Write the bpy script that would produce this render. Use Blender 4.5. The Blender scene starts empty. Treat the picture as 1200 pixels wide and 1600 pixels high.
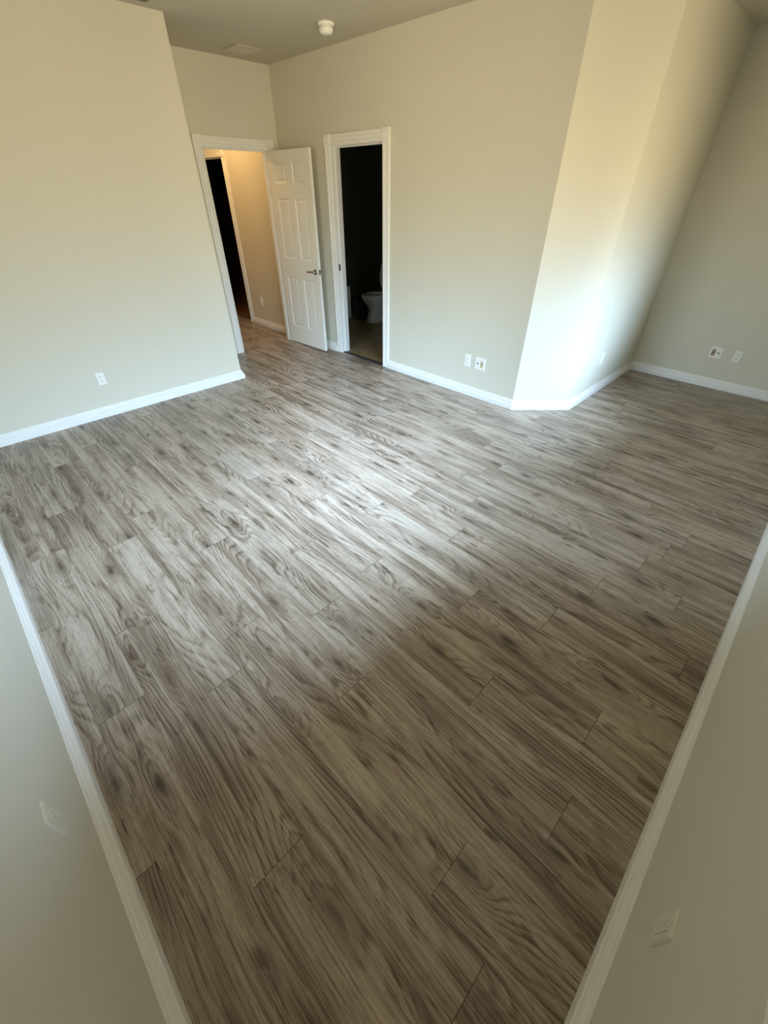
import bpy, bmesh, math, random
from mathutils import Vector, Matrix

# ------------------------------------------------------------------ camera
sc = bpy.context.scene
C = sc.collection
CAM_H = 1.70
cam_d = bpy.data.cameras.new('camera')
cam = bpy.data.objects.new('camera', cam_d); C.objects.link(cam)
cam_d.sensor_fit = 'VERTICAL'; cam_d.sensor_height = 36.0
cam_d.lens = 637.0 * 36.0 / 1600.0
cam_d.clip_start = 0.02; cam_d.clip_end = 200
PITCH = math.atan(502.0 / 637.0)
cam.location = (0, 0, CAM_H)
cam.rotation_euler = (math.pi / 2 - PITCH, 0, -math.pi / 4)
sc.camera = cam

# ------------------------------------------------------------------ world: blue sky above, sunlit warm ground below
world = bpy.data.worlds.new('world'); sc.world = world
world.use_nodes = True
wn = world.node_tree.nodes; wl = world.node_tree.links
wn.clear()
wo = wn.new('ShaderNodeOutputWorld'); bg = wn.new('ShaderNodeBackground')
tc = wn.new('ShaderNodeTexCoord'); sx = wn.new('ShaderNodeSeparateXYZ')
rmp = wn.new('ShaderNodeValToRGB'); mr = wn.new('ShaderNodeMapRange')
wl.new(tc.outputs['Generated'], sx.inputs[0])
wl.new(sx.outputs['Z'], mr.inputs['Value'])
mr.inputs['From Min'].default_value = -1; mr.inputs['From Max'].default_value = 1
wl.new(mr.outputs[0], rmp.inputs[0])
cr = rmp.color_ramp
cr.elements[0].position = 0.0; cr.elements[0].color = (0.34, 0.285, 0.18, 1)
cr.elements[1].position = 0.49; cr.elements[1].color = (0.42, 0.35, 0.22, 1)
for p, c in ((0.53, (0.41, 0.40, 0.34, 1)), (0.61, (0.50, 0.66, 0.80, 1)), (0.69, (0.98, 1.42, 1.95, 1)), (0.80, (1.35, 1.92, 2.65, 1)), (0.90, (2.6, 3.6, 4.8, 1)), (1.0, (3.6, 5.0, 6.6, 1))):
    e = cr.elements.new(p); e.color = c
wl.new(rmp.outputs[0], bg.inputs['Color'])
bg.inputs['Strength'].default_value = 28.0
wl.new(bg.outputs[0], wo.inputs[0])

# window opening in the near right wall, the room's daylight
WINDOWS = [(0.26, 2.05, 0.955, 2.32), (3.15, 4.18, 0.97, 2.02)]      # along x, in the near right wall
WINDOWS_L = [(1.30, 2.60, 1.00, 2.05)]                              # along y, in the near left wall
def portal(loc, rot, a, b):
    ld = bpy.data.lights.new('window_portal', 'AREA'); ld.shape = 'RECTANGLE'
    ld.size = a; ld.size_y = b; ld.cycles.is_portal = True
    lo = bpy.data.objects.new('window_portal', ld); C.objects.link(lo); lo.location = loc; lo.rotation_euler = rot
for a0, a1, wz0, wz1 in WINDOWS: portal(((a0 + a1) / 2, -0.50, (wz0 + wz1) / 2), (math.pi / 2, 0, 0), a1 - a0, wz1 - wz0)
for a0, a1, wz0, wz1 in WINDOWS_L: portal((-0.52, (a0 + a1) / 2, (wz0 + wz1) / 2), (0, -math.pi / 2, 0), wz1 - wz0, a1 - a0)

sc.view_settings.view_transform = 'Standard'; sc.view_settings.look = 'None'
sc.view_settings.exposure = 0.18; sc.view_settings.gamma = 1.0
sc.view_settings.use_curve_mapping = False
sc.cycles.max_bounces = 14; sc.cycles.diffuse_bounces = 10
sc.cycles.transparent_max_bounces = 16
sc.cycles.sample_clamp_indirect = 4.0

# ------------------------------------------------------------------ materials
class NT:
    def __init__(s, name):
        s.m = bpy.data.materials.new(name); s.m.use_nodes = True
        s.t = s.m.node_tree; s.n = s.t.nodes; s.l = s.t.links
        s.b = s.n['Principled BSDF']
    def new(s, t, **k):
        x = s.n.new(t)
        for a, v in k.items(): setattr(x, a, v)
        return x
    def put(s, sock, v):
        if hasattr(v, 'is_linked') or isinstance(v, bpy.types.NodeSocket): s.l.new(v, sock)
        else: sock.default_value = v
    def math(s, op, a, b=0.0, c=0.0):
        x = s.new('ShaderNodeMath', operation=op)
        s.put(x.inputs[0], a); s.put(x.inputs[1], b); s.put(x.inputs[2], c)
        return x.outputs[0]
    def smooth(s, v, lo, hi, a=0.0, b=1.0):
        x = s.new('ShaderNodeMapRange', interpolation_type='SMOOTHSTEP')
        s.put(x.inputs['Value'], v)
        x.inputs['From Min'].default_value = lo; x.inputs['From Max'].default_value = hi
        x.inputs['To Min'].default_value = a; x.inputs['To Max'].default_value = b
        return x.outputs[0]
    def comb(s, x, y, z):
        c = s.new('ShaderNodeCombineXYZ')
        for i, v in enumerate((x, y, z)): s.put(c.inputs[i], v)
        return c.outputs[0]
    def noise(s, vec, scale=1.0, detail=2.0, rough=0.5):
        x = s.new('ShaderNodeTexNoise')
        s.put(x.inputs['Vector'], vec); x.inputs['Scale'].default_value = scale
        x.inputs['Detail'].default_value = detail; x.inputs['Roughness'].default_value = rough
        return x.outputs[0]
    def mix(s, f, a, b, mode='MIX'):
        x = s.new('ShaderNodeMix', data_type='RGBA', blend_type=mode)
        s.put(x.inputs[0], f); s.put(x.inputs[6], a); s.put(x.inputs[7], b)
        return x.outputs[2]
    def bump(s, h, strength, dist):
        x = s.new('ShaderNodeBump'); s.put(x.inputs['Height'], h)
        x.inputs['Strength'].default_value = strength; x.inputs['Distance'].default_value = dist
        s.l.new(x.outputs[0], s.b.inputs['Normal'])

def plain(name, col, rough=0.5, metal=0.0, spec=0.5, bump=None, var=0.0):
    k = NT(name); k.b.inputs['Roughness'].default_value = rough
    k.b.inputs['Metallic'].default_value = metal
    k.b.inputs['Specular IOR Level'].default_value = spec
    g = k.new('ShaderNodeNewGeometry').outputs['Position']
    n = k.noise(g, 3.0, 3.0)
    k.put(k.b.inputs['Base Color'], k.mix(n, (*[c * (1 - var) for c in col], 1), (*[min(1, c * (1 + var)) for c in col], 1)))
    if bump:
        k.bump(k.noise(g, bump[0], 3.0), bump[1], bump[2])
    return k.m

M = {}
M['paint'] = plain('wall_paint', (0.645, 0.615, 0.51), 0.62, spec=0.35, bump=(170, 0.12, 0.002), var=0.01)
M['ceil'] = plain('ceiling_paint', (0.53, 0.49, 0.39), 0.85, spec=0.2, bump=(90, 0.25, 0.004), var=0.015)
M['trim'] = plain('trim_paint', (0.80, 0.79, 0.745), 0.38, bump=(60, 0.05, 0.001), var=0.01)
M['door'] = plain('door_paint', (0.78, 0.765, 0.69), 0.42, bump=(250, 0.06, 0.001), var=0.01)
M['plate'] = plain('white_plastic', (0.84, 0.83, 0.78), 0.3)
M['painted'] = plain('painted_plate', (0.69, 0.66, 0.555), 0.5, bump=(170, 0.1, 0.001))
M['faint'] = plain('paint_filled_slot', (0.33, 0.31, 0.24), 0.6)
M['tan'] = plain('almond_plastic', (0.60, 0.50, 0.30), 0.35)
M['brown'] = plain('tan_brown_plastic', (0.36, 0.24, 0.15), 0.4)
M['dark'] = plain('dark_slot', (0.03, 0.028, 0.025), 0.5)
M['black'] = plain('black_plastic', (0.012, 0.012, 0.012), 0.45)
M['nickel'] = plain('aged_nickel', (0.30, 0.27, 0.23), 0.28, metal=1.0)
M['chrome'] = plain('chrome', (0.7, 0.7, 0.7), 0.12, metal=1.0)
M['china'] = plain('glazed_china', (0.72, 0.74, 0.68), 0.15)
M['vent'] = plain('vent_enamel', (0.50, 0.46, 0.36), 0.5)
M['ventdark'] = plain('vent_dark', (0.16, 0.14, 0.09), 0.6)
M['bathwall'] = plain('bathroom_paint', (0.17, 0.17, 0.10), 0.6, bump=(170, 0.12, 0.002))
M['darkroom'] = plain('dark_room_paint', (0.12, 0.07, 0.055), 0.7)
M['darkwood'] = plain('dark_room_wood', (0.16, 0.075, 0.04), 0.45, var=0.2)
M['threshold'] = plain('threshold_metal', (0.03, 0.027, 0.03), 0.5)

# glass of the window pane
k = NT('clear_glass'); k.n.remove(k.b)
tr = k.new('ShaderNodeBsdfTransparent'); gl = k.new('ShaderNodeBsdfGlossy'); gl.inputs['Roughness'].default_value = 0.02
fr = k.new('ShaderNodeFresnel'); fr.inputs['IOR'].default_value = 1.45
mx = k.new('ShaderNodeMixShader'); k.l.new(fr.outputs[0], mx.inputs[0]); k.l.new(tr.outputs[0], mx.inputs[1]); k.l.new(gl.outputs[0], mx.inputs[2])
k.l.new(mx.outputs[0], k.n['Material Output'].inputs[0]); M['glass'] = k.m

# frosted lamp shade of the hall light
k = NT('lit_shade'); k.b.inputs['Base Color'].default_value = (0.9, 0.8, 0.6, 1)
k.b.inputs['Emission Color'].default_value = (1.0, 0.66, 0.30, 1); k.b.inputs['Emission Strength'].default_value = 4.0
M['shade'] = k.m

# plank floor: local plank coordinates in the UV map, one random colour per plank
PW, PL = 0.188, 1.287
def wood():
    k = NT('oak_plank')
    uv = k.new('ShaderNodeUVMap', uv_map='plank').outputs[0]
    sp = k.new('ShaderNodeSeparateXYZ'); k.l.new(uv, sp.inputs[0])
    v, u = sp.outputs[0], sp.outputs[1]            # v across, u along the plank (metres)
    at = k.new('ShaderNodeAttribute', attribute_name='plank_random')
    rs = k.new('ShaderNodeSeparateColor'); k.l.new(at.outputs['Color'], rs.inputs[0])
    r1, r2, r3 = rs.outputs
    ou = k.math('MULTIPLY_ADD', r1, 37.0, u)
    ov = k.math('MULTIPLY_ADD', r2, 11.0, v)
    oz = k.math('MULTIPLY', r3, 23.0)
    # knots: sparse elongated cells
    kv = k.comb(k.math('MULTIPLY', ov, 7.0), k.math('MULTIPLY', ou, 1.7), oz)
    wob = k.noise(k.comb(k.math('MULTIPLY', ov, 14.0), k.math('MULTIPLY', ou, 9.0), oz), 1.0, 3.0)
    vo = k.new('ShaderNodeTexVoronoi', voronoi_dimensions='2D', feature='F1')
    k.l.new(kv, vo.inputs['Vector']); vo.inputs['Scale'].default_value = 1.0
    vo.inputs['Randomness'].default_value = 0.9
    kd0 = vo.outputs['Distance']
    cs = k.new('ShaderNodeSeparateColor'); k.l.new(vo.outputs['Color'], cs.inputs[0])
    has = k.smooth(cs.outputs[0], 0.28, 0.50)
    kd = k.math('ADD', kd0, k.math('MULTIPLY_ADD', wob, 0.30, -0.15))
    # ring field: stretched noise contours give the cathedral figure
    w1 = k.noise(k.comb(k.math('MULTIPLY', ov, 4.6), k.math('MULTIPLY', ou, 0.85), oz), 1.0, 1.5, 0.45)
    w2 = k.noise(k.comb(k.math('MULTIPLY', ov, 18.0), k.math('MULTIPLY', ou, 2.2), oz), 1.0, 2.0)
    bulge = k.math('MULTIPLY', k.smooth(k.math('MULTIPLY_ADD', wob, 0.05, kd0), 0.0, 0.45, 1.0, 0.0), has)
    f = k.math('MULTIPLY', ov, 5.0)
    f = k.math('MULTIPLY_ADD', w1, 2.6, f)
    f = k.math('MULTIPLY_ADD', w2, 0.14, f)
    f = k.math('MULTIPLY_ADD', bulge, 0.45, f)
    rfib = k.noise(k.comb(k.math('MULTIPLY', ov, 130.0), k.math('MULTIPLY', ou, 2.0), oz), 1.0, 2.0)
    f = k.math('MULTIPLY_ADD', rfib, 0.05, f)
    sn = k.math('SINE', k.math('MULTIPLY', f, 44.0))
    ring = k.math('MULTIPLY_ADD', sn, 0.5, 0.5)
    ring = k.math('POWER', ring, 3.2)
    ringamp = k.smooth(k.noise(k.comb(k.math('MULTIPLY', ov, 9.0), k.math('MULTIPLY', ou, 1.4), oz), 1.0, 2.0), 0.38, 0.62, 0.25, 1.0)
    # broad light and dark bands running along the boards
    band = k.noise(k.comb(k.math('MULTIPLY', ov, 30.0), k.math('MULTIPLY', ou, 0.6), oz), 1.0, 1.5, 0.55)
    band = k.smooth(band, 0.30, 0.70)
    cloud = k.noise(k.comb(k.math('MULTIPLY', ov, 8.0), k.math('MULTIPLY', ou, 1.7), oz), 1.0, 3.0)
    cloud = k.smooth(cloud, 0.34, 0.66)
    # fine fibres and pores
    fib = k.noise(k.comb(k.math('MULTIPLY', ov, 400.0), k.math('MULTIPLY', ou, 4.5), oz), 1.0, 2.0, 0.6)
    fib = k.smooth(fib, 0.38, 0.64)
    pore = k.noise(k.comb(k.math('MULTIPLY', ov, 560.0), k.math('MULTIPLY', ou, 22.0), oz), 1.0, 1.0)
    pore = k.smooth(pore, 0.57, 0.66)
    strk = k.noise(k.comb(k.math('MULTIPLY', ov, 130.0), k.math('MULTIPLY', ou, 0.8), oz), 1.0, 2.0, 0.6)
    strk = k.smooth(strk, 0.44, 0.57)
    t = k.math('MULTIPLY', band, 0.28)
    t = k.math('MULTIPLY_ADD', cloud, 0.26, t)
    t = k.math('MULTIPLY_ADD', strk, 0.12, t)
    t = k.math('MULTIPLY_ADD', fib, 0.23, t)
    t = k.math('MULTIPLY_ADD', k.math('SUBTRACT', r2, 0.5), 0.12, t)
    rbreak = k.smooth(fib, 0.0, 0.8, 1.25, 0.55)
    t = k.math('SUBTRACT', t, k.math('MULTIPLY', k.math('MULTIPLY', k.math('MULTIPLY', ring, ringamp), rbreak), 0.30))
    smg = k.noise(k.comb(k.math('MULTIPLY', ov, 20.0), k.math('MULTIPLY', ou, 5.0), k.math('ADD', oz, 5.0)), 1.0, 5.0, 0.62)
    smg = k.math('MULTIPLY', k.smooth(smg, 0.59, 0.70), k.smooth(fib, 0.0, 1.0, 1.0, 0.5))
    t = k.math('SUBTRACT', k.math('ADD', t, 0.07), k.math('MULTIPLY', smg, 0.50))
    ramp = k.new('ShaderNodeValToRGB'); k.put(ramp.inputs[0], t)
    el = ramp.color_ramp.elements
    el[0].position = 0.0; el[0].color = (0.095, 0.068, 0.047, 1)
    el[1].position = 0.92; el[1].color = (0.53, 0.468, 0.388, 1)
    for p, c in ((0.24, (0.190, 0.146, 0.106)), (0.50, (0.350, 0.288, 0.224)), (0.74, (0.460, 0.396, 0.320))):
        e = el.new(p); e.color = (*c, 1)
    col = ramp.outputs[0]
    col = k.mix(k.math('MULTIPLY', pore, 0.48), col, (0.10, 0.07, 0.05, 1))
    # pale limed lines hugging the rings
    lime = k.math('POWER', k.math('MULTIPLY_ADD', k.math('SINE', k.math('MULTIPLY_ADD', f, 44.0, 1.9)), 0.5, 0.5), 6.0)
    col = k.mix(k.math('MULTIPLY', k.math('MULTIPLY', lime, ringamp), 0.28), col, (0.50, 0.43, 0.34, 1))
    # knot shading
    halo = k.math('MULTIPLY', k.smooth(kd, 0.0, 0.34, 1.0, 0.0), has)
    core = k.math('MULTIPLY', k.smooth(kd, -0.02, 0.115, 1.0, 0.0), has)
    col = k.mix(k.math('MULTIPLY', halo, 0.62), col, (0.115, 0.078, 0.052, 1))
    col = k.mix(k.math('MULTIPLY', core, 0.88), col, (0.045, 0.032, 0.024, 1))
    # joints
    av = k.math('MINIMUM', v, k.math('SUBTRACT', PW, v))
    au = k.math('MINIMUM', u, k.math('SUBTRACT', PL, u))
    j = k.math('MAXIMUM', k.smooth(av, 0.0003, 0.0012, 0.62, 0.0), k.smooth(au, 0.0006, 0.0017, 0.85, 0.0))
    col = k.mix(j, col, (0.035, 0.022, 0.014, 1))
    # hue drift plank to plank
    col = k.mix(k.math('MULTIPLY', r3, 0.30), col, k.mix(1.0, col, (1.06, 0.92, 0.82, 1), 'MULTIPLY'))
    k.put(k.b.inputs['Base Color'], col)
    k.put(k.b.inputs['Roughness'], k.math('MULTIPLY_ADD', fib, -0.08, 0.42))
    k.b.inputs['Specular IOR Level'].default_value = 0.5
    h = k.math('SUBTRACT', k.math('MULTIPLY', fib, 0.25), k.math('MULTIPLY', j, 1.0))
    k.bump(h, 0.35, 0.0008)
    return k.m
M['wood'] = wood()

def tilefloor():
    k = NT('slate_tile')
    g = k.new('ShaderNodeNewGeometry').outputs['Position']
    br = k.new('ShaderNodeTexBrick'); br.offset = 0.0
    k.l.new(g, br.inputs['Vector']); br.inputs['Scale'].default_value = 1.0
    br.inputs['Brick Width'].default_value = 0.33; br.inputs['Row Height'].default_value = 0.33
    br.inputs['Mortar Size'].default_value = 0.004
    n = k.noise(g, 7.0, 4.0)
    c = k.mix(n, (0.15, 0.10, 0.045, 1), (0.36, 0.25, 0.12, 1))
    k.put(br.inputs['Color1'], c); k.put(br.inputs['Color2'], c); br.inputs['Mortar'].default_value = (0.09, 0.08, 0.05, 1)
    k.put(k.b.inputs['Base Color'], br.outputs[0]); k.b.inputs['Roughness'].default_value = 0.45
    return k.m
M['tile'] = tilefloor()

PI = math.pi
# ------------------------------------------------------------------ mesh helpers
def BM(): return bmesh.new()
def box(bm, x0, x1, y0, y1, z0, z1, mi=0, bevel=0.0):
    r = bmesh.ops.create_cube(bm, size=1.0)
    vs = r['verts']
    for v in vs:
        v.co = Vector(((x0 + x1) / 2 + v.co.x * (x1 - x0), (y0 + y1) / 2 + v.co.y * (y1 - y0), (z0 + z1) / 2 + v.co.z * (z1 - z0)))
    fs = set(f for v in vs for f in v.link_faces)
    for f in fs: f.material_index = mi
    if bevel > 0:
        es = list(set(e for v in vs for e in v.link_edges))
        res = bmesh.ops.bevel(bm, geom=es, offset=bevel, segments=2, affect='EDGES', profile=0.5)
        for f in res['faces']: f.material_index = mi
def prism(bm, poly, z0, z1):
    a = [bm.verts.new((x, y, z0)) for x, y in poly]; b = [bm.verts.new((x, y, z1)) for x, y in poly]
    n = len(poly)
    bm.faces.new(list(reversed(a))); bm.faces.new(b)
    for i in range(n): bm.faces.new((a[i], a[(i + 1) % n], b[(i + 1) % n], b[i]))
def lathe(bm, prof, c=(0, 0, 0), seg=32, axis='Z', sx=1.0, sy=1.0, mi=0):
    rings = []
    for r, h in prof:
        ring = []
        for i in range(seg):
            a = 2 * math.pi * i / seg
            p = (r * math.cos(a) * sx, r * math.sin(a) * sy, h)
            if axis == 'Y': p = (p[0], p[2], p[1])
            if axis == 'X': p = (p[2], p[0], p[1])
            ring.append(bm.verts.new((c[0] + p[0], c[1] + p[1], c[2] + p[2])))
        rings.append(ring)
    for a, b in zip(rings, rings[1:]):
        for i in range(seg):
            f = bm.faces.new((a[i], a[(i + 1) % seg], b[(i + 1) % seg], b[i])); f.material_index = mi; f.smooth = True
    for rg in (rings[0], rings[-1]):
        f = bm.faces.new(rg); f.material_index = mi
def tube(bm, pts, r, seg=12):
    rings = []
    for i, p in enumerate(pts):
        p = Vector(p); q = Vector(pts[min(i + 1, len(pts) - 1)]); o = Vector(pts[max(i - 1, 0)])
        d = (q - o).normalized(); rr = r[i] if isinstance(r, (list, tuple)) else r
        s = d.orthogonal().normalized() if abs(d.z) > 0.9 else d.cross(Vector((0, 0, 1))).normalized()
        t = d.cross(s)
        rings.append([bm.verts.new(p + (s * math.cos(2 * math.pi * j / seg) + t * math.sin(2 * math.pi * j / seg)) * rr) for j in range(seg)])
    for a, b in zip(rings, rings[1:]):
        for i in range(seg):
            bm.faces.new((a[i], a[(i + 1) % seg], b[(i + 1) % seg], b[i])).smooth = True
    bm.faces.new(rings[0]); bm.faces.new(rings[-1])
def obj(name, bm, mat, parent=None, **props):
    bmesh.ops.recalc_face_normals(bm, faces=bm.faces)
    me = bpy.data.meshes.new(name); bm.to_mesh(me); bm.free()
    for mm in (mat if isinstance(mat, (list, tuple)) else [mat]): me.materials.append(M[mm])
    o = bpy.data.objects.new(name, me); C.objects.link(o)
    if parent: o.parent = parent
    for a, b in props.items(): o[a] = b
    return o
def struct(name, bm, mat, label=None, parent=None):
    o = obj(name, bm, mat, parent)
    if parent is None: o['kind'] = 'structure'
    if label: o['label'] = label
    return o
def empty(name, loc, rz=0.0, **props):
    o = bpy.data.objects.new(name, None); C.objects.link(o)
    o.location = loc; o.rotation_euler = (0, 0, rz); o.empty_display_size = 0.1
    for a, b in props.items(): o[a] = b
    return o

# ------------------------------------------------------------------ plan of the room (metres)
CX, DY = -0.372, -0.350          # near left wall, near right wall
AY, AX = 4.458, 2.140            # left wall and its free corner
FY = 5.310                       # wall with the hall door
BX = 3.586                       # wall with the bathroom door
HY = 1.412                       # alcove wall
EX = 5.632                       # alcove end wall
CH0, CH1 = (BX, 1.805), (3.979, HY)
HT = 2.742
T = 0.12
DT = 2.058                       # door opening height
HD0, HD1 = 2.650, 3.425          # hall door opening, x
BD0, BD1 = 3.590, 4.362          # bathroom door opening, y
HH0, HH1 = 6.665, 7.480          # doorway further down the hall, y

# floor of oak planks
def plank_floor():
    rects = [(CX, BX, DY, AY), (BX, EX, DY, HY), (BX, 3.979, HY, 1.805), (AX, BX, AY, FY + T), (2.30, BX, FY + T, 8.60), (BX, BX + 0.055, HH0, HH1)]
    known = {-1: 0.757, 0: 1.356, 1: 0.476, 3: 0.077, 6: 0.343, 7: -0.061, 9: 0.317, 13: 0.12}
    random.seed(11)
    bm = BM(); uvl = bm.loops.layers.uv.new('plank'); cl = bm.loops.layers.float_color.new('plank_random')
    for row in range(-1, 34):
        x0 = -0.282 + PW * row
        off = known.get(row, random.random() * PL)
        kk = 0
        y0 = off - PL * 5
        while y0 < 9:
            rnd = (random.random(), random.random(), random.random(), 1)
            for (ax, bx, ay, by) in rects:
                a, b = max(x0, ax), min(x0 + PW, bx); c, d = max(y0, ay), min(y0 + PL, by)
                if b - a < 1e-4 or d - c < 1e-4: continue
                vs = [bm.verts.new((x, y, 0)) for x, y in ((a, c), (b, c), (b, d), (a, d))]
                f = bm.faces.new(vs)
                for l in f.loops:
                    l[uvl].uv = (l.vert.co.x - x0, l.vert.co.y - y0); l[cl] = rnd
            y0 += PL
    me = bpy.data.meshes.new('floor'); bm.to_mesh(me); bm.free(); me.materials.append(M['wood'])
    o = bpy.data.objects.new('floor', me); C.objects.link(o); o['kind'] = 'structure'
    o['label'] = 'grey brown oak plank floor running through the room and hall'
plank_floor()

bm = BM(); box(bm, CX - T, 8.3, DY - T, 10.2, -0.15, -0.052)  # unseen slab, added to stop sky light leaking in from below
struct('floor_slab', bm, 'darkwood', 'unseen slab added under the floors to keep light out')
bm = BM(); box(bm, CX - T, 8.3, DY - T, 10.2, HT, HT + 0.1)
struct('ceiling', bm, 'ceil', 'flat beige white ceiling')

def wallbox(name, x0, x1, y0, y1, label, mat='paint', holes=()):
    """holes: (axis start, axis end, z0, z1) along the long side"""
    bm = BM(); along_x = (x1 - x0) > (y1 - y0)
    s0, s1 = (x0, x1) if along_x else (y0, y1)
    def piece(a, b, z0, z1):
        if z0 == 0 and z1 > 0: z0 = -0.055
        if b - a < 1e-5 or z1 - z0 < 1e-5: return
        if along_x: box(bm, a, b, y0, y1, z0, z1)
        else: box(bm, x0, x1, a, b, z0, z1)
    cur = s0
    for (a, b, z0, z1) in sorted(holes):
        piece(cur, a, 0, HT); piece(a, b, 0, z0); piece(a, b, z1, HT); cur = b
    piece(cur, s1, 0, HT)
    return struct(name, bm, mat, label)

wallbox('wall_left', CX - T, AX, AY, FY + T, 'cream wall ending at a free corner beside the entry')
wallbox('wall_back', AX, BX, FY, FY + T, 'cream wall holding the hall doorway', holes=[(HD0 - .015, HD1 + .015, 0, DT + .015)])
wallbox('wall_right', BX, BX + T, 1.805, FY + T, 'cream wall holding the bathroom doorway', holes=[(BD0 - .015, BD1 + .015, 0, DT + .015)])
bm = BM(); prism(bm, [CH0, CH1, (3.979, HY + T), (BX + T, 1.805)], 0, HT)
struct('wall_corner', bm, 'paint', 'narrow angled wall between the bathroom wall and the alcove')
wallbox('wall_alcove', 3.979, EX, HY, HY + T, 'cream side wall of the alcove')
wallbox('wall_alcove_end', EX, EX + T, DY - T, HY + T, 'cream end wall of the alcove')
wallbox('wall_near_left', CX - T, CX, DY - T, AY, 'pale wall rising at the lower left of the view', holes=WINDOWS_L)
wallbox('wall_near_right', CX, EX, DY - T, DY, 'cream window wall rising at the lower right of the view', holes=WINDOWS)
# hall
wallbox('wall_hall_right', BX, BX + T, FY + T, 8.60, 'warm lit hall wall with a dark doorway', holes=[(HH0 - .015, HH1 + .015, 0, DT + .015)])
wallbox('wall_hall_left', 2.18, 2.30, FY + T, 8.60, 'hall wall')
wallbox('wall_hall_end', 2.18, BX + T, 8.60, 8.72, 'hall end wall')
# bathroom
BRX, BRY0, BRY1 = 5.72, 2.10, 6.44
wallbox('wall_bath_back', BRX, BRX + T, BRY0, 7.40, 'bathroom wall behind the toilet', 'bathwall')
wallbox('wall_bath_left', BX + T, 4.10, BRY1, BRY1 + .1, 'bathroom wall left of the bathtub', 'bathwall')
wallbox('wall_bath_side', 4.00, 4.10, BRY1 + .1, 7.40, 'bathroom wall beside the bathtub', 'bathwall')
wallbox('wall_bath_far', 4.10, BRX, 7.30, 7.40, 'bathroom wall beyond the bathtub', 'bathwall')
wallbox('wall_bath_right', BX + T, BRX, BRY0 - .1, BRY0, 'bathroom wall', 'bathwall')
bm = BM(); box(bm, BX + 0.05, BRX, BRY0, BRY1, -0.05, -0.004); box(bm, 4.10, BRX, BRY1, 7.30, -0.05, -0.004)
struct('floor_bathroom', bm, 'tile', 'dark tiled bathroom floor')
# dark room off the hall
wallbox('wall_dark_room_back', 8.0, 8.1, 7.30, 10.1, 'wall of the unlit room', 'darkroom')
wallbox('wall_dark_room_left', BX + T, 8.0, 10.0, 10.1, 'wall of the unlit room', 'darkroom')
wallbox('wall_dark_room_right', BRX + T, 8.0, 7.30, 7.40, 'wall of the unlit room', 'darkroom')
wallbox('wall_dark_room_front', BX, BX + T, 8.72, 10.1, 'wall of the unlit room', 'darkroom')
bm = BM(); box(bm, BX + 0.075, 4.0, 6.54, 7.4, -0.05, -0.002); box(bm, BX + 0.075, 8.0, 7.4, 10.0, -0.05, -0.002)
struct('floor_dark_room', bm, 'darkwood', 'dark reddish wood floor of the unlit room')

# ------------------------------------------------------------------ baseboards
PROF = [(0.0, 0.0), (0.026, 0.0), (0.026, 0.044), (0.0245, 0.050), (0.021, 0.0535), (0.0155, 0.054), (0.0120, 0.057), (0.0115, 0.063),
        (0.0145, 0.066), (0.0155, 0.070), (0.0140, 0.0745), (0.0095, 0.077), (0.0070, 0.080), (0.0068, 0.087), (0.0050, 0.091), (0.0, 0.093)]
def baseboard(name, pts, label):
    """pts: wall foot line, room on the left-hand side of travel"""
    bm = BM(); n = len(pts); rows = []
    P = [Vector(p) for p in pts]
    for i in range(n):
        d0 = (P[i] - P[i - 1]).normalized() if i > 0 else None
        d1 = (P[i + 1] - P[i]).normalized() if i < n - 1 else None
        n0 = Vector((-d0.y, d0.x)) if d0 else None; n1 = Vector((-d1.y, d1.x)) if d1 else None
        if n0 is None: m = n1
        elif n1 is None: m = n0
        else:
            m = (n0 + n1); m = m / m.dot(n0)
        rows.append([bm.verts.new((P[i].x + m.x * o, P[i].y + m.y * o, z)) for o, z in PROF])
    for a, b in zip(rows, rows[1:]):
        for j in range(len(PROF)):
            bm.faces.new((a[j], a[(j + 1) % len(PROF)], b[(j + 1) % len(PROF)], b[j]))
    bm.faces.new(rows[0]); bm.faces.new(rows[-1])
    struct(name, bm, 'trim', label)
CW = 0.092                      # casing width
baseboard('baseboard_left', [(AX, FY), (AX, AY), (CX, AY)], 'white baseboard along the left wall')
baseboard('baseboard_near_left', [(CX, AY - 0.026), (CX, DY)], 'white moulded baseboard at lower left')
baseboard('baseboard_near_right', [(CX + 0.026, DY), (EX, DY)], 'white moulded baseboard at lower right')
baseboard('baseboard_right', [(EX, DY + 0.026), (EX, HY), CH1, CH0, (BX, BD0 - CW - .002)], 'white baseboard around the alcove and angled corner')
baseboard('baseboard_entry', [(BX, BD1 + CW + .002), (BX, FY), (HD1 + CW, FY)], 'white baseboard behind the open door')
baseboard('baseboard_hall', [(BX, FY + T), (BX, HH0 - CW - .002)], 'white baseboard in the hall')

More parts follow.
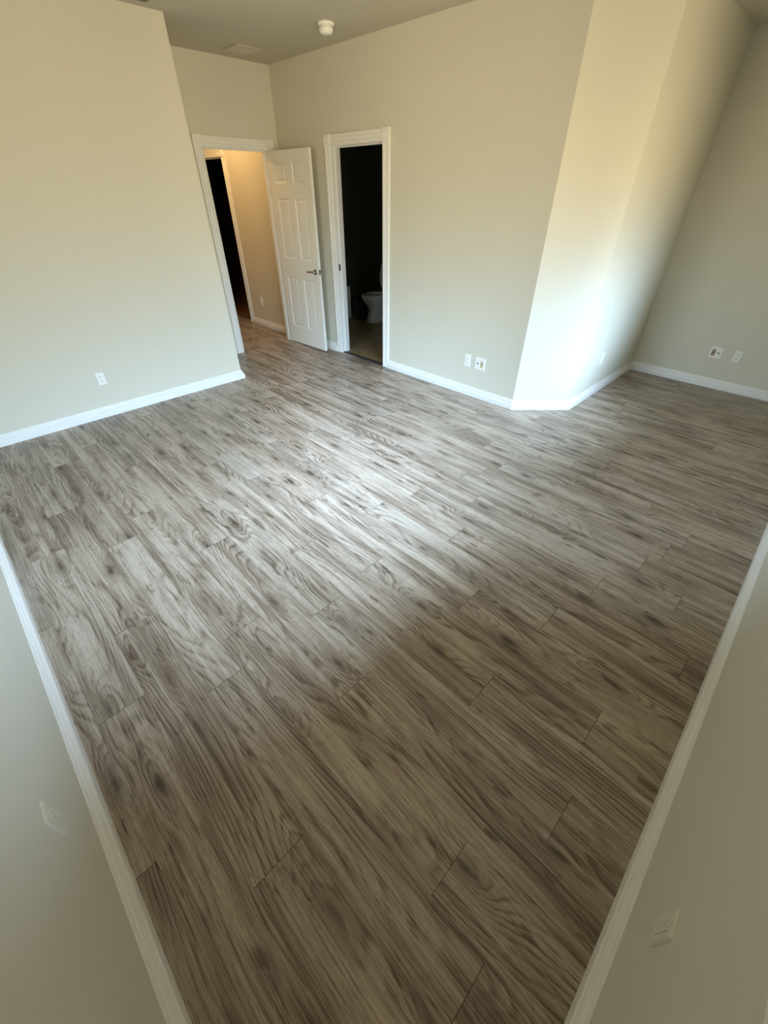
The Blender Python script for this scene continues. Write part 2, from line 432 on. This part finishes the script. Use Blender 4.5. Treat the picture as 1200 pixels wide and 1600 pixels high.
# ------------------------------------------------------------------ door trims
def fluted(bm, w, length, th=0.018):
    """casing strip, width w along x, thickness along +y, from z=0 to length"""
    prof = [(0, 0), (0, th * .75), (.006, th), (.016, th), (.019, th * .62), (.025, th * .62), (.028, th),
            (w / 2 - .012, th), (w / 2 - .008, th * .7), (w / 2 + .008, th * .7), (w / 2 + .012, th),
            (w - .028, th), (w - .025, th * .62), (w - .019, th * .62), (w - .016, th), (w - .006, th), (w, th * .75), (w, 0)]
    a = [bm.verts.new((x, y, 0)) for x, y in prof]; b = [bm.verts.new((x, y, length)) for x, y in prof]
    n = len(prof)
    bm.faces.new(a); bm.faces.new(b)
    for i in range(n): bm.faces.new((a[i], a[(i + 1) % n], b[(i + 1) % n], b[i]))
def doorway(name, origin, rz, width, label, jamb=T, block_th=0.024, clip_right=None):
    """local: opening from x=0..width, y+ towards the viewer's side, wall face at y=0"""
    t = empty(name, origin, rz); t['kind'] = 'structure'; t['label'] = label
    W = CW
    for s in (0, 1):
        w = W if not (s == 1 and clip_right) else clip_right
        bm = BM(); fluted(bm, w, DT)
        for v in bm.verts: v.co.x += (-W + .004 if s == 0 else width - .004)
        obj('casing', bm, 'trim', t)
    bm = BM(); fluted(bm, W, width - .008)
    for v in bm.verts:
        x, y, z = v.co; v.co = Vector((z + .004, y, DT - .001 + x))
    obj('header', bm, 'trim', t)
    for s in (0, 1):
        w = W if not (s == 1 and clip_right) else clip_right
        x0 = -W + .002 if s == 0 else width - .006
        bm = BM(); box(bm, x0, x0 + w + .004, 0, block_th, DT - .001, DT + W + .003, bevel=0.0025)
        cx = x0 + w / 2 + .002; cz = DT + W / 2
        if w > .06:
            lathe(bm, [(0.034, 0.0), (0.034, .003), (.028, .004), (.026, .001), (.018, .001), (.016, .004), (.009, .006), (0.002, .0065)], (cx, block_th - .0005, cz), 28, 'Y')
        obj('corner_block', bm, 'trim', t)
    bm = BM()
    for (x0, x1, s0, s1) in ((-.0148, .0, 0.0, .011), (width, width + .0148, -.011, 0.0)):
        box(bm, x0, x1, -jamb, 0, 0, DT + .0148)
        e = x1 if s1 > 0 else x0
        box(bm, e + s0, e + s1, -jamb * .72, -jamb * .40, 0, DT)
    box(bm, 0, width, -jamb, 0, DT, DT + .0148)
    box(bm, .011, width - .011, -jamb * .72, -jamb * .40, DT - .011, DT)
    obj('jamb', bm, 'trim', t)
    return t
# hall door: wall face looks towards -y: local +y must map to -y, local x to -x
tr1 = doorway('trim_1', (HD1, FY, 0), math.pi, HD1 - HD0, 'white trim around the hall doorway')
# bathroom door: wall face looks towards -x: rotate +90: local y -> -x, local x -> +y
tr2 = doorway('trim_2', (BX, BD0, 0), math.pi / 2, BD1 - BD0, 'white fluted trim with corner blocks around the bathroom doorway')
tr3 = doorway('trim_3', (BX, HH0, 0), math.pi / 2, HH1 - HH0, 'white trim around the dark doorway in the hall')
# black strike plate in the left bathroom jamb
bm = BM(); box(bm, BD1 - BD0 - .0022, BD1 - BD0 + .001, -.040, -.016, .945, 1.012, bevel=.001)
obj('strike_plate', bm, 'black', tr2, label='black strike plate')
bm = BM(); box(bm, BX + .012, BX + .052, BD0, BD1, -.003, .006, bevel=.002)
struct('trim_4', bm, 'threshold', 'dark metal threshold strip of the bathroom doorway')
bm = BM(); box(bm, BX + .05, BX + .08, HH0, HH1, -.003, .006, bevel=.002)
struct('trim_5', bm, 'threshold', 'dark threshold strip in the hall doorway')

# ------------------------------------------------------------------ the open six-panel door
LW, LT, LZ0, LZ1 = 0.765, 0.035, 0.012, 2.052
def leaf():
    bm = BM()
    xs = [0, .108, .325, .440, .657, LW]
    zs = [0, .215, .815, 1.015, 1.620, 1.755, 1.935, LZ1 - LZ0]
    pan = {(1, 1), (3, 1), (1, 3), (3, 3), (1, 5), (3, 5)}
    for side in (0, 1):
        ys = 0.0 if side == 0 else LT; sg = 1 if side == 0 else -1
        for i in range(5):
            for j in range(7):
                x0, x1, z0, z1 = xs[i], xs[i + 1], zs[j], zs[j + 1]
                if (i, j) in pan:
                    rings = []
                    for ins, dep in ((0, 0), (.006, .0025), (.014, .0095), (.020, .0095), (.040, .003), ):
                        rings.append([bm.verts.new((x, ys + sg * dep, z)) for x, z in
                                      ((x0 + ins, z0 + ins), (x1 - ins, z0 + ins), (x1 - ins, z1 - ins), (x0 + ins, z1 - ins))])
                    for a, b in zip(rings, rings[1:]):
                        for q in range(4): bm.faces.new((a[q], a[(q + 1) % 4], b[(q + 1) % 4], b[q]))
                    bm.faces.new(rings[-1])
                else:
                    bm.faces.new([bm.verts.new(p) for p in ((x0, ys, z0), (x1, ys, z0), (x1, ys, z1), (x0, ys, z1))])
    H = LZ1 - LZ0
    for q in (((0, 0, 0), (0, LT, 0), (0, LT, H), (0, 0, H)), ((LW, 0, 0), (LW, LT, 0), (LW, LT, H), (LW, 0, H)),
              ((0, 0, 0), (LW, 0, 0), (LW, LT, 0), (0, LT, 0)), ((0, 0, H), (LW, 0, H), (LW, LT, H), (0, LT, H))):
        bm.faces.new([bm.verts.new(p) for p in q])
    bmesh.ops.remove_doubles(bm, verts=bm.verts, dist=1e-5)
    return bm
# local x runs from hinge to free edge, local y=0 is the face seen from the room
door = empty('door_1', (3.412, 5.300, LZ0), -math.pi / 2 + math.radians(1.0)); door['kind'] = 'structure'
door['label'] = 'white six-panel door standing open beside the hall doorway'
obj('door_leaf', leaf(), 'door', door)
# the leaf's y runs towards +x (away from the room) when rotated by -90 degrees
HZ = 0.925 - LZ0
for sg, y0 in ((-1, 0.0), (1, LT)):
    bm = BM()
    prof = [(0.031, 0), (0.031, .004), (.027, .008), (.013, .011), (.011, .016), (.011, .045)]
    lathe(bm, [(r, sg * h) for r, h in prof], (LW - .062, y0, HZ), 28, 'Y')
    yy = y0 + sg * .045
    tube(bm, [(LW - .054, yy, HZ), (LW - .075, yy + sg * .003, HZ + .002), (LW - .105, yy + sg * .002, HZ + .004), (LW - .140, yy - sg * .002, HZ - .002), (LW - .170, yy - sg * .004, HZ - .006), (LW - .182, yy - sg * .005, HZ - .004)],
         [.012, .011, .0095, .009, .0085, .004])
    obj('lever_handle', bm, 'nickel', door, label='aged nickel lever handle')
bm = BM(); box(bm, LW - .001, LW + .0015, .006, LT - .006, HZ - .028, HZ + .028, bevel=.0007)
box(bm, LW + .001, LW + .010, .012, LT - .012, HZ - .008, HZ + .008, bevel=.002)
obj('latch_plate', bm, 'nickel', door, label='dark metal latch plate')
for z in (.18, 1.02, 1.84):
    bm = BM(); lathe(bm, [(.006, z - .045), (.006, z + .045)], (-.004, LT + .003, 0), 12)
    box(bm, -.0015, .0, LT - .03, LT + .003, z - .045, z + .045)
    obj('hinge', bm, 'nickel', door)

# ------------------------------------------------------------------ window in the near right wall
for wi, (wx0, wx1, wz0, wz1, left) in enumerate([(*w, 0) for w in WINDOWS] + [(*w, 1) for w in WINDOWS_L]):
    m_ = (wx0 + wx1) / 2
    win = empty('window_%d' % (wi + 1), (CX - T / 2, m_, wz0) if left else (m_, DY - T / 2, wz0), -PI / 2 if left else 0); win['kind'] = 'structure'
    win['label'] = 'white framed window in the near %s wall' % ('left' if left else 'right')
    hw, hh = (wx1 - wx0) / 2, wz1 - wz0
    bm = BM(); f_ = .035
    box(bm, -hw, hw, -.03, .03, 0, f_); box(bm, -hw, hw, -.03, .03, hh - f_, hh)
    for x in (-hw + f_ / 2, 0, hw - f_ / 2): box(bm, x - f_ / 2, x + f_ / 2, -.03, .03, f_, hh - f_)
    obj('window_frame', bm, 'trim', win)
    bm = BM(); box(bm, -hw + f_, -f_ / 2, -.003, .003, f_, hh - f_); box(bm, f_ / 2, hw - f_, -.003, .003, f_, hh - f_)
    obj('pane', bm, 'glass', win)
    bm = BM(); box(bm, -hw - .04, hw + .04, T / 2, T / 2 + .04, -.022, 0, bevel=.004)
    obj('window_sill', bm, 'trim', win)

# ------------------------------------------------------------------ wall plates
def plate(name, kinds, loc, rz, label, cat, group=None, mats=None, body='plate', slot='dark'):
    """local x right along the wall, y out of the wall, z up, origin at the plate's lower middle"""
    t = empty(name, loc, rz, label=label, category=cat)
    t['group'] = group or ('white outlets low on the walls' if cat == 'outlet' else 'double jack plates low on the walls')
    n = len(kinds); w = 0.070 + 0.046 * (n - 1); h = 0.115; th = .0065
    bm = BM()
    rg = []
    for ins, y in ((0, 0), (0, .0022), (.0012, .0042), (.0050, th), ):
        rg.append([bm.verts.new((x, y, z)) for x, z in ((-w / 2 + ins, ins), (w / 2 - ins, ins), (w / 2 - ins, h - ins), (-w / 2 + ins, h - ins))])
    for a, b in zip(rg, rg[1:]):
        for q in range(4): bm.faces.new((a[q], a[(q + 1) % 4], b[(q + 1) % 4], b[q]))
    bm.faces.new(rg[0]); bm.faces.new(rg[-1])
    obj('cover_plate', bm, body, t)
    for i, kd in enumerate(kinds):
        cx = -(n - 1) * .023 + .046 * i
        mt = (mats or [body] * n)[i]
        if kd in ('duplex', 'decora'):
            bm = BM()
            if kd == 'decora':
                box(bm, cx - .0165, cx + .0165, th - .004, th + .0022, h / 2 - .033, h / 2 + .033, 0, bevel=.0012)
                sy = th + .0022
            else:
                sy = th + .0028
            for dz in (-.0195, .0195):
                if kd == 'duplex':
                    box(bm, cx - .0165, cx + .0165, th - .004, th + .0028, h / 2 + dz - .0135, h / 2 + dz + .0135, 0, bevel=.004)
                z = h / 2 + dz
                box(bm, cx - .0075, cx - .0050, sy - .002, sy + .0002, z - .002, z + .0065, 1)
                box(bm, cx + .0050, cx + .0075, sy - .002, sy + .0002, z - .001, z + .0060, 1)
                lathe(bm, [(.0025, -.002), (.0025, .0002)], (cx, sy, z - .0075), 10, 'Y', mi=1)
            obj('receptacle', bm, [mt, slot], t)
        elif kd == 'rocker':
            bm = BM(); box(bm, cx - .0165, cx + .0165, th - .004, th + .002, h / 2 - .033, h / 2 + .033, bevel=.0012)
            box(bm, cx - .013, cx + .013, th, th + .0045, h / 2 - .029, h / 2 + .029, bevel=.002)
            obj('switch_rocker', bm, mt, t)
        elif kd == 'jack':
            bm = BM(); lathe(bm, [(.0075, -.001), (.0075, .003), (.0048, .0035), (.0048, .011), (.002, .0112)], (cx, th, h / 2 + .001), 16, 'Y')
            obj('coaxial_jack', bm, 'black', t, label='small black coaxial jack')
        elif kd == 'insert':
            bm = BM(); box(bm, cx - .0165, cx + .0165, th - .004, th + .002, h / 2 - .033, h / 2 + .033, 0, bevel=.0012)
            box(bm, cx - .006, cx + .006, th, th + .0024, h / 2 - .006, h / 2 + .006, 1)
            obj('jack_insert', bm, [mt, 'dark'], t, label='%s coloured jack insert' % ('tan' if mt == 'brown' else 'almond'))
        zs = (h / 2,) if kd == 'duplex' else (.009, h - .009)
        for z in zs:
            bm = BM(); lathe(bm, [(.0032, -.001), (.0032, .0008), (.002, .0014)], (cx, th if kd != 'duplex' else th, z), 12, 'Y')
            obj('screw', bm, body, t)
    return t
PI = math.pi
# rz: local +y -> wall normal.  normal -y: pi ; normal -x: +pi/2 ; normal +x: -pi/2 ; normal +y: 0
plate('wall_outlet', ['duplex'], (.776, AY, .284), PI, 'white duplex outlet low on the left wall, above the long baseboard', 'outlet')
plate('wall_outlet', ['decora'], (BX, 2.380, .286), PI / 2, 'single white outlet right of the bathroom doorway, left of the double plate', 'outlet')
plate('cable_jack_plate', ['insert', 'jack'], (BX, 2.228, .284), PI / 2, 'double white plate with black jack and almond insert, nearest the angled corner', 'jack plate', mats=['tan', 'plate'])
plate('wall_outlet', ['decora'], (4.535, HY, .305), PI, 'white outlet on the bright alcove side wall, seen almost edge-on', 'outlet')
plate('cable_jack_plate', ['jack', 'insert'], (EX, .650, .292), PI / 2, 'double white plate with tan insert and black jack on the alcove end wall', 'jack plate', mats=['plate', 'brown'])
plate('wall_outlet', ['duplex'], (EX, .458, .292), PI / 2, 'single white outlet right of the double plate on the alcove end wall', 'outlet')
plate('wall_outlet', ['decora'], (CX, .850, .350), -PI / 2, 'white outlet on the pale wall at the lower left of the view', 'outlet', body='painted', slot='faint')
plate('wall_outlet', ['decora'], (.548, DY, .338), 0, 'cream shaded outlet on the near wall at the lower right of the view', 'outlet', body='painted', slot='faint')
plate('wall_outlet', ['rocker'], (BX, 6.255, .300), PI / 2, 'white plate low on the warm lit hall wall', 'outlet')

# ------------------------------------------------------------------ ceiling things
t = empty('smoke_detector', (3.150, 3.800, HT), label='round white smoke detector on the ceiling above the bathroom door', category='smoke detector')
bm = BM(); lathe(bm, [(.066, 0), (.067, -.010), (.063, -.017), (.05, -.019)], seg=40); obj('mounting_base', bm, 'plate', t)
bm = BM(); lathe(bm, [(.048, -.019), (.046, -.026), (.054, -.029), (.055, -.044), (.050, -.052), (.047, -.053), (.046, -.057), (.038, -.062), (.01, -.064)], seg=40)
obj('sensor_cover', bm, 'plate', t)
bm = BM(); lathe(bm, [(.006, -.0635), (.006, -.066), (.003, -.067)], (.018, 0, 0), 14); obj('test_button', bm, 'vent', t)

def vent(loc, sx_, sy_, label, dark):
    t = empty('ceiling_vent', loc, label=label, category='air vent', group='ceiling air vents')
    bm = BM(); b = .022
    for a in ((-sx_, sx_, -sy_, -sy_ + b), (-sx_, sx_, sy_ - b, sy_), (-sx_, -sx_ + b, -sy_ + b, sy_ - b), (sx_ - b, sx_, -sy_ + b, sy_ - b)):
        box(bm, a[0], a[1], a[2], a[3], -.009, 0, bevel=.002)
    obj('frame', bm, 'ventdark' if dark else 'vent', t)
    bm = BM(); n = int((2 * sy_ - 2 * b) / .019)
    for i in range(n):
        y = -sy_ + b + (i + .5) * (2 * sy_ - 2 * b) / n
        vs = [bm.verts.new(p) for p in ((-sx_ + b, y - .008, -.001), (sx_ - b, y - .008, -.001), (sx_ - b, y + .006, -.008), (-sx_ + b, y + .006, -.008))]
        v2 = [bm.verts.new((v.co.x, v.co.y + .0014, v.co.z + .001)) for v in vs]
        bm.faces.new(vs); bm.faces.new(v2)
        for q in range(4): bm.faces.new((vs[q], vs[(q + 1) % 4], v2[(q + 1) % 4], v2[q]))
    obj('louver', bm, 'ventdark' if dark else 'vent', t)
vent((3.075, 4.945, HT), .135, .130, 'square beige ceiling vent in front of the hall doorway', False)
vent((1.800, 4.215, HT), .165, .105, 'dark ceiling vent above the left wall, cut by the top of the view', True)

# hall ceiling lamp (its light warms the hall wall)
t = empty('hall_ceiling_lamp', (2.95, 6.30, HT), label='warm ceiling lamp in the hall beyond the doorway', category='lamp')
bm = BM(); lathe(bm, [(.10, 0), (.10, -.02), (.09, -.025)], seg=32); obj('canopy', bm, 'nickel', t)
bm = BM(); lathe(bm, [(.145, -.022), (.140, -.045), (.115, -.075), (.07, -.095), (.01, -.102)], seg=32); obj('lamp_shade', bm, 'shade', t)
pl = bpy.data.lights.new('hall_bulb', 'POINT'); pl.energy = 22; pl.color = (1.0, 0.62, 0.27); pl.shadow_soft_size = .10
po = bpy.data.objects.new('hall_bulb', pl); C.objects.link(po); po.parent = t; po.location = (0, 0, -.22)

# ------------------------------------------------------------------ bathroom things
def loft(bm, rings):
    rr = [[bm.verts.new(p) for p in r] for r in rings]; n = len(rr[0])
    for a, b in zip(rr, rr[1:]):
        for i in range(n): bm.faces.new((a[i], a[(i + 1) % n], b[(i + 1) % n], b[i])).smooth = True
    return rr
def egg(cx, rx_f, rx_b, ry, z, n=40):
    out = []
    for i in range(n):
        a = 2 * math.pi * i / n; c, s = math.cos(a), math.sin(a)
        out.append((cx + (rx_f if c < 0 else rx_b) * c, ry * s, z))
    return out
# toilet: faces -x (towards the doorway), origin at the foot below the bowl
toilet = empty('toilet', (5.03, 5.25, -.004), label='white toilet with raised lid in the dark bathroom', category='toilet')
bm = BM()
rr = loft(bm, [egg(.02, .17, .30, .105, 0), egg(.02, .165, .29, .10, .03), egg(.02, .135, .28, .085, .10), egg(.02, .125, .27, .085, .18), egg(.02, .150, .26, .110, .25),
               egg(.02, .205, .25, .155, .31), egg(.02, .235, .25, .180, .36), egg(.02, .240, .25, .185, .385), egg(.02, .235, .245, .182, .392),
               egg(.02, .185, .16, .130, .392), egg(.02, .170, .14, .115, .36), egg(.02, .12, .10, .08, .27), egg(.02, .04, .04, .03, .22)])
bm.faces.new(rr[0]); bm.faces.new(rr[-1]); obj('bowl', bm, 'china', toilet)
bm = BM(); rr = loft(bm, [egg(.02, .245, .23, .188, .394), egg(.02, .248, .23, .190, .404), egg(.02, .240, .225, .183, .412), egg(.02, .185, .15, .128, .412), egg(.02, .182, .145, .125, .394)])
n_ = 40
for i in range(n_): bm.faces.new((rr[-1][i], rr[-1][(i + 1) % n_], rr[0][(i + 1) % n_], rr[0][i]))
obj('toilet_seat', bm, 'china', toilet)
bm = BM()
rr = loft(bm, [[(.262 + th_ + (.08 * (1 - (q[0] + .225) / .455)), q[1], .645 - q[0]) for q in egg(.0, .225, .23, .180, 0)] for th_ in (0, .018)])
bm.faces.new(rr[0]); bm.faces.new(rr[-1]); obj('toilet_lid', bm, 'china', toilet)
bm = BM(); box(bm, .375, .575, -.215, .215, .37, .74, bevel=.02); box(bm, .20, .45, -.11, .11, .20, .385, bevel=.03); obj('tank', bm, 'china', toilet)
bm = BM(); box(bm, .365, .585, -.225, .225, .742, .775, bevel=.01); obj('tank_lid', bm, 'china', toilet)
bm = BM(); box(bm, .350, .377, .13, .15, .66, .68, bevel=.003); box(bm, .350, .358, .07, .15, .662, .678, bevel=.003); obj('flush_lever', bm, 'chrome', toilet)

tub = empty('bathtub', (4.585, 6.52, -.004), label='white bathtub at the back left of the dark bathroom', category='bathtub')
bm = BM(); L2, W2, HH = .375, .775, .47
outer = [(-L2, -W2), (L2, -W2), (L2, W2), (-L2, W2)]
def rrect(a, b, r, z, n=6):
    o = []
    for cx, cy, s in ((a - r, b - r, 0), (-a + r, b - r, 1), (-a + r, -b + r, 2), (a - r, -b + r, 3)):
        for i in range(n + 1):
            t_ = math.pi / 2 * (s + i / n); o.append((cx + r * math.cos(t_), cy + r * math.sin(t_), z))
    return o
rr = loft(bm, [rrect(L2, W2, .01, 0), rrect(L2, W2, .012, HH - .02), rrect(L2 - .005, W2 - .005, .015, HH), rrect(L2 - .07, W2 - .06, .10, HH), rrect(L2 - .09, W2 - .08, .11, HH - .04), rrect(L2 - .18, W2 - .12, .12, .12)])
bm.faces.new(rr[0]); bm.faces.new(rr[-1]); obj('tub_body', bm, 'china', tub)

bin_ = empty('waste_bin', (4.98, 5.52, -.004), label='black waste bin between the toilet and the bathtub', category='bin')
bm = BM(); lathe(bm, [(.085, 0), (.090, .01), (.110, .27), (.114, .275), (.114, .285), (.106, .285), (.086, .02)], seg=32); obj('bin_body', bm, 'black', bin_)
